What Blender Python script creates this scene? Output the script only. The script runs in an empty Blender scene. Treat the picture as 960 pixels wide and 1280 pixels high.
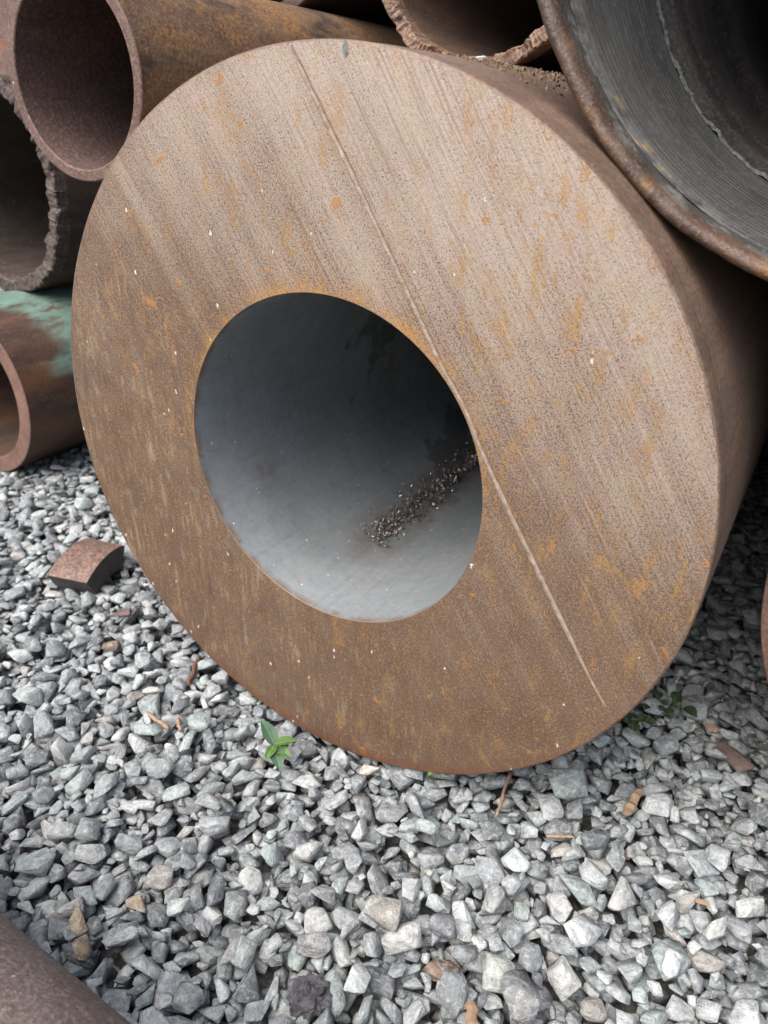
import bpy, bmesh, math, random
import numpy as np
from mathutils import Vector, Matrix, Euler

scene = bpy.context.scene
COL = scene.collection
R = math.radians

# ---------------------------------------------------------------- camera
cam_d = bpy.data.cameras.new("Camera")
cam = bpy.data.objects.new("Camera", cam_d)
COL.objects.link(cam)
right = Vector((0.85780, 0.51398, 0.0))
upv = Vector((-0.23189, 0.38701, 0.89244))
fwd = Vector((-0.45870, 0.76554, -0.45116))
m = Matrix((right, upv, -fwd)).transposed().to_4x4()
m.translation = Vector((0.44171, -0.60871, 0.72792))
cam.matrix_world = m
cam_d.sensor_fit = 'HORIZONTAL'
cam_d.sensor_width = 7.3
cam_d.lens = 7.3 * 935.0 / 960.0
cam_d.clip_start = 0.02
cam_d.clip_end = 200.0
cam_d.dof.use_dof = True
cam_d.dof.focus_distance = 0.82
cam_d.dof.aperture_fstop = 1.9
scene.camera = cam

# ---------------------------------------------------------------- light
world = bpy.data.worlds.new("World")
scene.world = world
world.use_nodes = True
wnt = world.node_tree
bg = wnt.nodes["Background"]
sky = wnt.nodes.new("ShaderNodeTexSky")
sky.sky_type = 'NISHITA'
sky.sun_disc = False
sky.sun_elevation = R(55)
sky.sun_rotation = R(192)
sky.dust_density = 3.0
sky.air_density = 1.0
sky.ozone_density = 1.0
wnt.links.new(sky.outputs[0], bg.inputs[0])
bg.inputs[1].default_value = 0.118

sun_d = bpy.data.lights.new("Sun", 'SUN')
sun_d.energy = 2.85
sun_d.angle = R(62)
sun_d.color = (1.0, 0.97, 0.92)
sun = bpy.data.objects.new("Sun", sun_d)
COL.objects.link(sun)
# towards the sun: azimuth 192 deg (clockwise from +Y), elevation 55 deg
az, el = R(192), R(55)
to_sun = Vector((math.sin(az) * math.cos(el), math.cos(az) * math.cos(el), math.sin(el)))
sun.rotation_euler = to_sun.to_track_quat('Z', 'Y').to_euler()
sun.location = to_sun * 6

scene.view_settings.view_transform = 'Standard'
scene.view_settings.look = 'None'
scene.view_settings.gamma = 1.0
scene.view_settings.use_curve_mapping = False
scene.view_settings.exposure = 1.02

rng = np.random.default_rng(11)
random.seed(5)


# ---------------------------------------------------------------- node helpers
class NT:
    def __init__(self, name):
        self.mat = bpy.data.materials.new(name)
        self.mat.use_nodes = True
        self.t = self.mat.node_tree
        self.b = self.t.nodes["Principled BSDF"]
        self.tc = self.t.nodes.new("ShaderNodeTexCoord")
        self.obj = self.tc.outputs["Object"]

    def new(self, k, **kw):
        n = self.t.nodes.new(k)
        for a, v in kw.items():
            setattr(n, a, v)
        return n

    def put(self, sock, v):
        if isinstance(v, bpy.types.NodeSocket):
            self.t.links.new(v, sock)
        elif isinstance(v, (tuple, list)):
            sock.default_value = (*v, 1.0) if (len(v) == 3 and sock.type == 'RGBA') else v
        else:
            sock.default_value = v

    def math(self, op, a, b=0.0, clamp=False):
        n = self.new("ShaderNodeMath", operation=op, use_clamp=clamp)
        self.put(n.inputs[0], a)
        self.put(n.inputs[1], b)
        return n.outputs[0]

    def dot(self, v, c):
        n = self.new("ShaderNodeVectorMath", operation='DOT_PRODUCT')
        self.put(n.inputs[0], v)
        n.inputs[1].default_value = c
        return n.outputs["Value"]

    def vscale(self, v, s):
        n = self.new("ShaderNodeVectorMath", operation='MULTIPLY')
        self.put(n.inputs[0], v)
        n.inputs[1].default_value = s
        return n.outputs[0]

    def vadd(self, v, w):
        n = self.new("ShaderNodeVectorMath", operation='ADD')
        self.put(n.inputs[0], v)
        self.put(n.inputs[1], w)
        return n.outputs[0]

    def comb(self, x, y, z):
        n = self.new("ShaderNodeCombineXYZ")
        self.put(n.inputs[0], x)
        self.put(n.inputs[1], y)
        self.put(n.inputs[2], z)
        return n.outputs[0]

    def sep(self, v):
        n = self.new("ShaderNodeSeparateXYZ")
        self.put(n.inputs[0], v)
        return n.outputs

    def noise(self, v, scale, detail=4, rough=0.55, dist=0.0):
        n = self.new("ShaderNodeTexNoise")
        self.put(n.inputs["Vector"], v)
        n.inputs["Scale"].default_value = scale
        n.inputs["Detail"].default_value = detail
        n.inputs["Roughness"].default_value = rough
        n.inputs["Distortion"].default_value = dist
        return n.outputs["Fac"]

    def vor(self, v, scale, rand=1.0):
        n = self.new("ShaderNodeTexVoronoi")
        self.put(n.inputs["Vector"], v)
        n.inputs["Scale"].default_value = scale
        n.inputs["Randomness"].default_value = rand
        return n.outputs["Distance"], n.outputs["Color"]

    def mr(self, v, a, b, c=0.0, d=1.0):
        n = self.new("ShaderNodeMapRange")
        n.clamp = True
        self.put(n.inputs[0], v)
        for i, q in enumerate((a, b, c, d)):
            n.inputs[1 + i].default_value = q
        return n.outputs[0]

    def mix(self, f, a, b, blend='MIX'):
        n = self.new("ShaderNodeMix", data_type='RGBA', blend_type=blend)
        self.put(n.inputs[0], f)
        self.put(n.inputs[6], a)
        self.put(n.inputs[7], b)
        return n.outputs[2]

    def bump(self, h, strength=0.4, distance=0.002, normal=None):
        n = self.new("ShaderNodeBump")
        n.inputs["Strength"].default_value = strength
        n.inputs["Distance"].default_value = distance
        self.put(n.inputs["Height"], h)
        if normal is not None:
            self.put(n.inputs["Normal"], normal)
        return n.outputs[0]

    def out(self, color, rough=0.7, metal=0.0, normal=None, spec=0.5):
        self.put(self.b.inputs["Base Color"], color)
        self.put(self.b.inputs["Roughness"], rough)
        self.put(self.b.inputs["Metallic"], metal)
        self.put(self.b.inputs["Specular IOR Level"], spec)
        if normal is not None:
            self.put(self.b.inputs["Normal"], normal)
        return self.mat


# ---------------------------------------------------------------- materials
def mat_face():
    n = NT("sawn rusty steel face")
    p = n.obj
    s = n.sep(p)
    A, S_, X = (lambda a, b: n.math('ADD', a, b)), (lambda a, b: n.math('SUBTRACT', a, b)), (lambda a, b: n.math('MULTIPLY', a, b))
    u = n.dot(p, (0.849, 0, 0.528))          # across the saw marks
    v = n.dot(p, (0.528, 0, -0.849))         # along the saw marks
    rad = n.math('SQRT', A(X(s[0], s[0]), X(s[2], s[2])))
    wob = X(S_(n.noise(p, 4, 2), 0.5), 0.012)
    uu = A(u, wob)
    g1 = n.noise(p, 640.0, 2, 0.65)
    g2 = n.noise(p, 300.0, 4, 0.75)
    g3 = n.noise(n.vadd(p, (3.3, 1.0, 2.0)), 430.0, 2, 0.65)
    grain = A(X(g1, 0.68), X(g2, 0.32))
    big = n.noise(p, 5.0, 4, 0.6)
    mid = n.noise(p, 26.0, 5, 0.65)
    saw = n.noise(n.comb(X(uu, 330), X(v, 6), 0), 1.0, 2, 0.6)
    saw2 = n.noise(n.comb(X(uu, 620), X(v, 26), 4.0), 1.0, 2, 0.6)
    lane = n.noise(n.comb(X(uu, 34), X(v, 0.8), 5.0), 1.0, 3, 0.55)
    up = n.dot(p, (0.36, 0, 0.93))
    left = n.dot(p, (-0.8, 0, -0.6))

    def speck(mask, lo=0.60, hi=0.67, am=0.24, src=None):
        return n.mr(A(src or grain, X(mask, am)), lo, hi)

    # brown ground with reddish and ochre grain
    base = n.mix(n.mr(big, 0.35, 0.65), (0.082, 0.049, 0.032), (0.112, 0.074, 0.053))
    base = n.mix(n.mr(mid, 0.40, 0.62, 0, 0.5), base, (0.140, 0.093, 0.060))
    base = n.mix(n.mr(g3, 0.50, 0.62, 0, 0.6), base, (0.195, 0.105, 0.040))
    base = n.mix(n.mr(g3, 0.46, 0.36, 0, 0.5), base, (0.078, 0.044, 0.032))
    # pale specks of bare steel; their rise towards the top paints in sky gloss
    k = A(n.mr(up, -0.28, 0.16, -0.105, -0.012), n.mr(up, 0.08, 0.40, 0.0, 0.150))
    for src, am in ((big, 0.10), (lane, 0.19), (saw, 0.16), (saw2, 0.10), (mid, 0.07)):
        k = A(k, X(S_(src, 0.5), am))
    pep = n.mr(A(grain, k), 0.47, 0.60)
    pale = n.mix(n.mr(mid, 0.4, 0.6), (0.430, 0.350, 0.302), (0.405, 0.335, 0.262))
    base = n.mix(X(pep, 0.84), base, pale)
    # crisp dark saw lines, clearest in the upper left
    lines = X(n.mr(saw, 0.545, 0.60), n.mr(A(n.noise(p, 7.0, 3), X(up, 0.35)), 0.42, 0.66))
    base = n.mix(X(lines, 0.36), base, (0.085, 0.052, 0.040))
    base = n.mix(n.mr(saw2, 0.60, 0.70, 0, 0.30), base, (0.085, 0.05, 0.036))
    # dark brown pits
    base = n.mix(n.mr(A(g2, X(pep, -0.03)), 0.58, 0.68, 0, 0.5), base, (0.105, 0.054, 0.031))
    # rust runs: crisp, grainy, hanging down the face, some along the saw marks
    r1 = n.noise(n.comb(X(s[0], 55), 2.0, X(s[2], 19)), 1.0, 5, 0.7)
    r2 = n.noise(n.comb(X(uu, 44), X(v, 17), 7.0), 1.0, 5, 0.72)
    clus = n.noise(n.vadd(p, (7.7, 0, 1.9)), 6.5, 3, 0.6)
    rmask = A(n.mr(r1, 0.50, 0.72), n.mr(r2, 0.54, 0.74))
    rmask = X(rmask, n.mr(clus, 0.34, 0.60, 0.35, 1.0))
    och = speck(rmask, 0.56, 0.64, 0.25)
    base = n.mix(X(och, n.mr(left, -0.25, 0.1, 0.72, 0.45)), base, n.mix(n.mr(g3, 0.4, 0.6), (0.27, 0.138, 0.036), (0.37, 0.205, 0.060)))
    tiny = n.noise(n.vadd(p, (0, 6.1, 0)), 150.0, 3, 0.6)
    base = n.mix(n.mr(A(tiny, X(S_(clus, 0.5), 0.16)), 0.62, 0.67, 0, 0.7), base, (0.33, 0.165, 0.042))
    # lighter yellowish scuffs on the lower left, brushed downwards
    low = n.mr(left, -0.06, 0.20)
    br1 = n.noise(n.comb(X(s[0], 150), 1.0, X(s[2], 17)), 1.0, 3, 0.6)
    br2 = n.noise(n.vadd(p, (1.1, 4.0, 0.4)), 15.0, 4, 0.6)
    sc = X(low, X(n.mr(br1, 0.47, 0.62), n.mr(br2, 0.46, 0.60)))
    base = n.mix(X(speck(sc, 0.55, 0.66, 0.22, g2), 0.55), base, (0.30, 0.22, 0.125))
    dk = X(low, X(n.mr(br1, 0.50, 0.40), n.mr(br2, 0.52, 0.42)))
    base = n.mix(X(dk, 0.6), base, (0.066, 0.043, 0.031))
    lime = X(n.mr(left, -0.02, 0.22), n.mr(n.noise(n.comb(X(s[0], 60), 9.0, X(s[2], 20)), 1.0, 4, 0.6), 0.56, 0.72))
    base = n.mix(X(speck(lime, 0.60, 0.68, 0.2, g1), 0.6), base, (0.40, 0.335, 0.27))
    # thicker rust blisters of many sizes
    bl = n.noise(n.vadd(p, n.comb(X(g2, 0.012), 0, X(g1, 0.008))), 46.0, 3, 0.55)
    blm = n.mr(A(bl, X(S_(clus, 0.5), 0.22)), 0.67, 0.70)
    base = n.mix(X(blm, 0.8), base, n.mix(n.mr(g1, 0.4, 0.6), (0.27, 0.115, 0.030), (0.43, 0.20, 0.055)))
    # rust creeping out of the bore edge and in from the outer edge
    bre = X(X(n.mr(rad, 0.222, 0.188), n.mr(s[2], -0.08, 0.15, 0.12, 1.0)), n.mr(A(mid, X(clus, 0.5)), 0.60, 0.88, 0.35, 1.0))
    base = n.mix(X(speck(bre, 0.60, 0.70, 0.30), 0.8), base, (0.37, 0.19, 0.052))
    er = X(n.mr(rad, 0.380, 0.400), X(n.mr(s[2], -0.22, -0.37, 0.15, 1.0), n.mr(mid, 0.36, 0.60, 0.3, 1.0)))
    base = n.mix(X(speck(er, 0.52, 0.66, 0.28), 0.8), base, (0.135, 0.045, 0.021))
    # single saw lines
    for off, w, tone, f in ((0.262, 0.0007, (0.46, 0.39, 0.31), 0.20), (0.2585, 0.0007, (0.09, 0.055, 0.04), 0.25),
                            (0.315, 0.0006, (0.46, 0.39, 0.31), 0.15), (0.225, 0.0007, (0.46, 0.39, 0.31), 0.16),
                            (0.352, 0.0006, (0.46, 0.39, 0.31), 0.12), (0.288, 0.0006, (0.46, 0.39, 0.31), 0.15),
                            (0.12, 0.0008, (0.09, 0.055, 0.04), 0.40), (0.337, 0.0006, (0.09, 0.055, 0.04), 0.35)):
        dd = n.math('ABSOLUTE', S_(A(u, X(wob, 0.7)), off))
        line = X(n.mr(dd, w * 2.0, w * 0.4), n.mr(A(n.noise(n.comb(off * 90, 0, X(v, 14)), 1.0, 3), X(S_(g2, 0.5), 0.3)), 0.48, 0.56))
        base = n.mix(X(line, f), base, tone)
    # small clustered white flecks of lime
    fm = n.mr(A(n.noise(n.vadd(p, (2.0, 0, 5.0)), 16.0, 3, 0.6), n.mr(left, -0.25, 0.28, -0.06, 0.06)), 0.44, 0.62)
    pw = n.vadd(n.vscale(p, (1, 1, 0.62)), n.comb(X(g2, 0.006), 0, X(g3, 0.006)))
    d3, c3_ = n.vor(pw, 125.0)
    cs3 = n.new("ShaderNodeSeparateColor")
    n.put(cs3.inputs[0], c3_)
    f3 = X(n.math('LESS_THAN', d3, X(X(cs3.outputs[1], cs3.outputs[1]), 0.19)), n.math('GREATER_THAN', A(cs3.outputs[0], X(fm, 0.14)), 0.965))
    base = n.mix(X(f3, 0.85), base, (0.62, 0.57, 0.50))
    h = A(A(X(saw, 0.7), X(saw2, 0.4)), A(A(X(g1, 0.35), X(g2, 0.5)), A(X(blm, 0.5), X(lane, 1.2))))
    nb = n.bump(h, 0.5, 0.0018)
    rough = n.mr(pep, 0, 1, 0.66, 0.46)
    return n.out(base, rough, 0.12, nb, 0.5)


def mat_bore():
    n = NT("smooth grey bored steel")
    p = n.obj
    s = n.sep(p)
    big = n.noise(p, 7, 4, 0.6)
    mid = n.noise(p, 34, 5, 0.65)
    fine = n.noise(p, 520, 3, 0.7)
    fine2b = n.noise(p, 90, 5, 0.7)
    scr = n.noise(n.comb(n.math('MULTIPLY', n.dot(p, (0.5, 0.7, 0.5)), 420), n.math('MULTIPLY', n.dot(p, (-0.6, 0.7, 0.3)), 12), 0), 1.0, 3, 0.6)
    base = n.mix(n.mr(big, 0.35, 0.65), (0.190, 0.206, 0.214), (0.245, 0.261, 0.269))
    base = n.mix(n.mr(mid, 0.48, 0.66, 0, 0.4), base, (0.20, 0.188, 0.17))
    base = n.mix(n.mr(fine, 0.5, 0.72, 0, 0.35), base, (0.31, 0.32, 0.325))
    base = n.mix(n.mr(fine, 0.42, 0.30, 0, 0.35), base, (0.11, 0.118, 0.12))
    base = n.mix(n.mr(fine2b, 0.52, 0.70, 0, 0.4), base, (0.30, 0.31, 0.315))
    base = n.mix(n.mr(fine2b, 0.46, 0.30, 0, 0.4), base, (0.13, 0.138, 0.14))
    base = n.mix(n.mr(scr, 0.62, 0.74, 0, 0.18), base, (0.38, 0.39, 0.39))
    # wavy oil tide marks
    w = n.noise(p, 9.0, 3, 0.5, 0.6)
    tide = n.math('MULTIPLY', n.mr(n.math('ABSOLUTE', n.math('SUBTRACT', w, 0.50)), 0.018, 0.004), n.mr(n.noise(p, 3.4, 2), 0.56, 0.62))
    base = n.mix(n.math('MULTIPLY', n.math('MULTIPLY', tide, n.mr(fine2b, 0.35, 0.6)), 0.22), base, (0.10, 0.10, 0.095))
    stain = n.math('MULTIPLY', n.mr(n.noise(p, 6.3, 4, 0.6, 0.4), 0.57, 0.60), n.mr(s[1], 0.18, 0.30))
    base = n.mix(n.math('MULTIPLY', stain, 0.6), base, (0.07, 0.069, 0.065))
    br = n.mr(n.noise(n.vadd(p, (3.1, 0, 0)), 16, 4, 0.65), 0.60, 0.70, 0, 0.5)
    base = n.mix(br, base, (0.17, 0.135, 0.10))
    strk = n.noise(n.comb(n.math('MULTIPLY', n.math('ARCTAN2', s[0], s[2]), 26), n.math('MULTIPLY', s[1], 3.5), 1.0), 1.0, 5, 0.65)
    base = n.mix(n.mr(strk, 0.52, 0.70, 0, 0.25), base, (0.115, 0.118, 0.118))
    base = n.mix(n.mr(strk, 0.44, 0.32, 0, 0.2), base, (0.27, 0.285, 0.295))
    # brown dust bed under the swarf
    bottom = n.math('MULTIPLY', n.mr(n.math('ABSOLUTE', n.math('ADD', s[0], 0.045)), 0.05, 0.01), n.mr(s[1], 0.10, 0.2))
    base = n.mix(n.math('MULTIPLY', bottom, n.mr(mid, 0.36, 0.58, 0.2, 0.85)), base, (0.095, 0.068, 0.052))
    d2, c2 = n.vor(p, 75.0)
    cs2 = n.new("ShaderNodeSeparateColor")
    n.put(cs2.inputs[0], c2)
    fl = n.math('MULTIPLY', n.math('LESS_THAN', d2, n.math('MULTIPLY', cs2.outputs[1], 0.13)), n.math('GREATER_THAN', cs2.outputs[0], 0.45))
    base = n.mix(n.math('MULTIPLY', fl, 0.7), base, (0.62, 0.62, 0.60))
    fl2 = n.math('MULTIPLY', n.math('LESS_THAN', d2, 0.09), n.math('LESS_THAN', cs2.outputs[0], 0.07))
    base = n.mix(n.math('MULTIPLY', fl2, 0.7), base, (0.12, 0.06, 0.035))
    # thin rusty lip at the mouth
    lip = n.math('MAXIMUM', n.mr(s[1], 0.0022, 0.0012), n.math('MULTIPLY', n.mr(s[1], 0.012, 0.003), n.mr(mid, 0.40, 0.55)))
    base = n.mix(n.math('MULTIPLY', lip, 0.75), base, (0.16, 0.092, 0.052))
    ring = n.noise(n.comb(0, n.math('MULTIPLY', s[1], 260), 0), 1.0, 2)
    nb = n.bump(n.math('ADD', n.math('MULTIPLY', fine, 0.6), n.math('MULTIPLY', ring, 0.5)), 0.18, 0.001)
    return n.out(base, n.mr(mid, 0.3, 0.7, 0.45, 0.62), 0.25, nb, 0.5)


def mat_rust(name, dark, mid_c, light, orange, scale=1.0, rough=0.72, pale=0.3, orange_f=0.6, along=(1, 0.25, 1), black=0.0, metal=0.1, bump=0.5, seed=0.0):
    n = NT(name)
    k_ = 0.74
    dark, mid_c, light, orange = (tuple(c * k_ for c in q_) for q_ in (dark, mid_c, light, orange))
    p = n.vadd(n.obj, (seed, seed * 0.7, seed * 1.3))
    q = n.vscale(p, along)
    big = n.noise(q, 5.5 * scale, 5, 0.62, 0.3)
    mid = n.noise(q, 22 * scale, 5, 0.66)
    fine = n.noise(p, 230, 4, 0.7)
    base = n.mix(n.mr(big, 0.36, 0.62), dark, mid_c)
    base = n.mix(n.mr(mid, 0.45, 0.68, 0, 0.7), base, light)
    base = n.mix(n.mr(fine, 0.50, 0.66, 0, pale), base, tuple(min(1, c * 1.7 + 0.03) for c in light))
    base = n.mix(n.mr(fine, 0.46, 0.32, 0, 0.5), base, tuple(c * 0.55 for c in dark))
    o = n.math('MULTIPLY', n.mr(n.noise(n.vadd(q, (4.7, 1.0, 2.0)), 13 * scale, 5, 0.7), 0.54, 0.66), n.mr(fine, 0.36, 0.55))
    base = n.mix(n.math('MULTIPLY', o, orange_f), base, orange)
    if black > 0:
        bk = n.mr(n.noise(n.vadd(q, (9.1, 3.0, 0.0)), 11 * scale, 5, 0.62), 0.55, 0.66, 0, black)
        base = n.mix(bk, base, (0.030, 0.026, 0.024))
    d2, c2 = n.vor(p, 70.0)
    cs2 = n.new("ShaderNodeSeparateColor")
    n.put(cs2.inputs[0], c2)
    fl = n.math('MULTIPLY', n.math('LESS_THAN', d2, 0.085), n.math('GREATER_THAN', cs2.outputs[0], 0.93))
    base = n.mix(n.math('MULTIPLY', fl, 0.6), base, (0.62, 0.57, 0.50))
    nb = n.bump(n.math('ADD', n.math('MULTIPLY', mid, 1.2), fine), bump, 0.0022)
    return n.out(base, rough, metal, nb, 0.45)


def mat_green_pipe():
    n = NT("green primer over rusty steel")
    p = n.obj
    s = n.sep(p)
    big = n.noise(n.vscale(p, (1, 0.4, 1)), 9, 5, 0.65)
    mid = n.noise(n.vscale(p, (1, 0.22, 1)), 22, 5, 0.65)
    fine = n.noise(p, 210, 4, 0.7)
    rust = n.mix(n.mr(mid, 0.38, 0.62), (0.045, 0.025, 0.019), (0.105, 0.055, 0.034))
    rust = n.mix(n.mr(big, 0.55, 0.66, 0, 0.5), rust, (0.17, 0.075, 0.028))
    rust = n.mix(n.mr(fine, 0.52, 0.7, 0, 0.35), rust, (0.28, 0.18, 0.13))
    green = n.mix(n.mr(mid, 0.4, 0.62), (0.10, 0.195, 0.152), (0.165, 0.27, 0.218))
    green = n.mix(n.mr(fine, 0.5, 0.72, 0, 0.3), green, (0.42, 0.55, 0.48))
    # primer begins some way behind the bare end, with a broken edge
    edge = n.math('ADD', s[1], n.math('MULTIPLY', n.math('SUBTRACT', big, 0.5), 0.30))
    edge = n.math('ADD', edge, n.math('MULTIPLY', n.math('MAXIMUM', s[2], -0.05), 0.62))
    g = n.mr(edge, 0.155, 0.205)
    g = n.math('MULTIPLY', g, n.mr(n.noise(n.vscale(p, (1, 0.3, 1)), 30, 5, 0.7), 0.64, 0.50))
    g = n.math('MULTIPLY', g, n.mr(fine, 0.62, 0.50, 0.35, 1.0))
    base = n.mix(g, rust, green)
    nb = n.bump(n.math('ADD', n.math('MULTIPLY', g, 1.0), n.math('ADD', fine, mid)), 0.4, 0.0015)
    return n.out(base, 0.62, 0.0, nb, 0.45)


def mat_thread():
    n = NT("dark machined thread steel")
    p = n.obj
    s = n.sep(p)
    rad = n.math('SQRT', n.math('ADD', n.math('MULTIPLY', s[0], s[0]), n.math('MULTIPLY', s[2], s[2])))
    big = n.noise(p, 8, 4, 0.6)
    fine = n.noise(p, 240, 3, 0.65)
    mid = n.noise(p, 40, 5, 0.65)
    ringn = n.noise(n.comb(n.math('MULTIPLY', s[1], 300), 0, 0), 1.0, 2)
    base = n.mix(n.mr(big, 0.35, 0.65), (0.025, 0.024, 0.0225), (0.043, 0.0415, 0.039))
    base = n.mix(n.mr(ringn, 0.5, 0.7, 0, 0.5), base, (0.066, 0.066, 0.064))
    base = n.mix(n.mr(fine, 0.52, 0.7, 0, 0.4), base, (0.105, 0.105, 0.102))
    base = n.mix(n.mr(fine, 0.42, 0.32, 0, 0.5), base, (0.03, 0.036, 0.038))
    ph = n.math('SINE', n.math('MULTIPLY', n.math('SUBTRACT', s[1], 0.040), 2 * math.pi * 22 / 0.207))
    th_ = n.math('ARCTAN2', s[2], s[0])
    wear = n.noise(n.comb(n.math('MULTIPLY', th_, 9), n.math('MULTIPLY', s[1], 60), 0), 1.0, 4, 0.6)
    crest = n.math('MULTIPLY', n.mr(ph, 0.55, 0.95), n.mr(wear, 0.36, 0.66, 0.15, 1.0))
    base = n.mix(n.math('MULTIPLY', crest, 0.75), base, (0.17, 0.165, 0.155))
    base = n.mix(n.math('MULTIPLY', n.mr(ph, -0.2, -0.9), 0.6), base, (0.018, 0.018, 0.018))
    pale = n.math('MULTIPLY', n.mr(s[1], 0.075, 0.04), n.mr(mid, 0.42, 0.56))
    base = n.mix(n.math('MULTIPLY', pale, 0.6), base, (0.16, 0.155, 0.14))
    tan = n.math('MULTIPLY', n.mr(s[1], 0.075, 0.045), n.mr(n.noise(p, 26, 4, 0.7), 0.56, 0.64))
    base = n.mix(n.math('MULTIPLY', tan, 0.75), base, (0.26, 0.17, 0.085))
    nb = n.bump(fine, 0.3, 0.001)
    return n.out(base, 0.75, 0.0, nb, 0.15)


def mat_stone():
    n = NT("crushed grey stone")
    a = n.new("ShaderNodeAttribute")
    a.attribute_name = "tone"
    l = n.new("ShaderNodeAttribute")
    l.attribute_name = "lc"
    lc = l.outputs["Vector"]
    col = a.outputs["Color"]
    foli = n.noise(n.vscale(lc, (1, 1, 4.5)), 70, 5, 0.65, 0.4)
    mid = n.noise(lc, 130, 4, 0.65)
    fine = n.noise(lc, 620, 3, 0.7)
    c = n.mix(n.mr(foli, 0.36, 0.64), n.mix(1.0, col, (0.50, 0.51, 0.53), 'MULTIPLY'), col)
    c = n.mix(n.mr(mid, 0.5, 0.66, 0, 0.7), c, n.mix(0.55, col, (0.64, 0.65, 0.64)))
    c = n.mix(n.mr(fine, 0.47, 0.34, 0, 0.7), c, n.mix(1.0, c, (0.42, 0.42, 0.42), 'MULTIPLY'))
    vein = n.mr(n.math('ABSOLUTE', n.math('SUBTRACT', n.noise(lc, 26, 2, 0.5, 0.8), 0.5)), 0.016, 0.004)
    c = n.mix(n.math('MULTIPLY', vein, 0.16), c, (0.72, 0.71, 0.68))
    br = n.mr(n.noise(lc, 45, 4, 0.65), 0.62, 0.74, 0, 0.3)
    c = n.mix(br, c, (0.30, 0.23, 0.17))
    h = n.math('ADD', n.math('MULTIPLY', foli, 1.1), n.math('ADD', n.math('MULTIPLY', mid, 0.9), n.math('MULTIPLY', fine, 0.5)))
    nb = n.bump(h, 0.85, 0.004)
    return n.out(c, 0.62, 0.0, nb, 0.4)


def mat_soil():
    n = NT("dark grit between stones")
    p = n.obj
    a = n.noise(p, 60, 6, 0.7)
    d, c = n.vor(n.vadd(p, n.comb(n.math('MULTIPLY', a, 0.02), 0, 0)), 34)
    cs = n.new("ShaderNodeSeparateColor")
    n.put(cs.inputs[0], c)
    grit = n.mix(n.mr(a, 0.35, 0.65), (0.06, 0.055, 0.05), (0.17, 0.16, 0.15))
    st = n.mix(cs.outputs[0], (0.17, 0.18, 0.19), (0.46, 0.48, 0.48))
    st = n.mix(n.mr(a, 0.4, 0.65, 0, 0.5), st, (0.22, 0.23, 0.235))
    far = n.math('SQRT', n.math('ADD', n.math('MULTIPLY', n.sep(p)[0], n.sep(p)[0]), n.math('MULTIPLY', n.sep(p)[1], n.sep(p)[1])))
    base = n.mix(n.math('MULTIPLY', n.mr(d, 0.62, 0.42), n.mr(far, 0.9, 1.5)), grit, st)
    nb = n.bump(n.math('SUBTRACT', a, d), 0.9, 0.015)
    return n.out(base, 0.9, 0.0, nb, 0.3)


def mat_simple(name, c1, c2, scale=60, rough=0.75, metal=0.0, bump=0.4, spec=0.4, detail_c=None):
    n = NT(name)
    a = n.noise(n.obj, scale, 5, 0.65)
    f = n.noise(n.obj, scale * 6, 3, 0.7)
    base = n.mix(n.mr(a, 0.36, 0.64), c1, c2)
    if detail_c:
        base = n.mix(n.mr(f, 0.55, 0.68, 0, 0.7), base, detail_c)
    nb = n.bump(n.math('ADD', a, f), bump, 0.0015)
    return n.out(base, rough, metal, nb, spec)


def mat_leaf(name, c1, c2):
    n = NT(name)
    s = n.sep(n.obj)
    a = n.noise(n.obj, 90, 4, 0.6)
    base = n.mix(n.mr(a, 0.35, 0.65), c1, c2)
    rib = n.mr(n.math('ABSOLUTE', s[0]), 0.0011, 0.0003)
    base = n.mix(n.math('MULTIPLY', rib, 0.5), base, tuple(min(1, c * 1.9 + 0.02) for c in c2))
    side = n.mr(n.math('SINE', n.math('ADD', n.math('MULTIPLY', s[1], 1300), n.math('MULTIPLY', n.math('ABSOLUTE', s[0]), -900))), 0.8, 1.0, 0, 0.25)
    base = n.mix(side, base, tuple(c * 0.6 for c in c1))
    nb = n.bump(a, 0.3, 0.001)
    m_ = n.out(base, 0.5, 0.0, nb, 0.4)
    n.b.inputs["Subsurface Weight"].default_value = 0.0
    return m_


M = {}
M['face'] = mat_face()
M['bore'] = mat_bore()
M['ridge'] = mat_simple("pale saw step", (0.22, 0.155, 0.105), (0.36, 0.29, 0.23), 110, 0.6, 0.1, 0.6, 0.5, (0.30, 0.14, 0.045))
M['groove'] = mat_simple("painted shade of the saw groove", (0.13, 0.082, 0.058), (0.22, 0.15, 0.105), 130, 0.8, 0.0, 0.4, 0.3)  # shadow beside the saw step, put into the colour
M['big_wall'] = mat_rust("brown machined pipe wall", (0.15, 0.094, 0.066), (0.22, 0.145, 0.104), (0.30, 0.20, 0.148), (0.42, 0.20, 0.06), 1.0, 0.55, 0.25, 0.35, (1, 0.12, 1), 0.25, 0.15, 0.35, 1.7)
M['p2_wall'] = mat_rust("ochre rusty pipe wall", (0.12, 0.064, 0.040), (0.23, 0.128, 0.066), (0.30, 0.185, 0.105), (0.46, 0.24, 0.075), 1.5, 0.62, 0.35, 0.7, (1, 0.45, 1), 0.85, 0.08, 0.5, 3.3)
M['p2_rim'] = mat_rust("rusty cut rim", (0.12, 0.066, 0.05), (0.17, 0.10, 0.076), (0.22, 0.14, 0.11), (0.30, 0.14, 0.05), 2.0, 0.65, 0.4, 0.3, (1, 1, 1), 0.1, 0.08, 0.5, 5.1)
M['p2_in'] = mat_rust("maroon rusty bore", (0.085, 0.048, 0.040), (0.135, 0.076, 0.062), (0.17, 0.108, 0.088), (0.22, 0.14, 0.08), 1.6, 0.75, 0.4, 0.25, (1, 0.5, 1), 0.0, 0.05, 0.6, 8.2)
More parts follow.
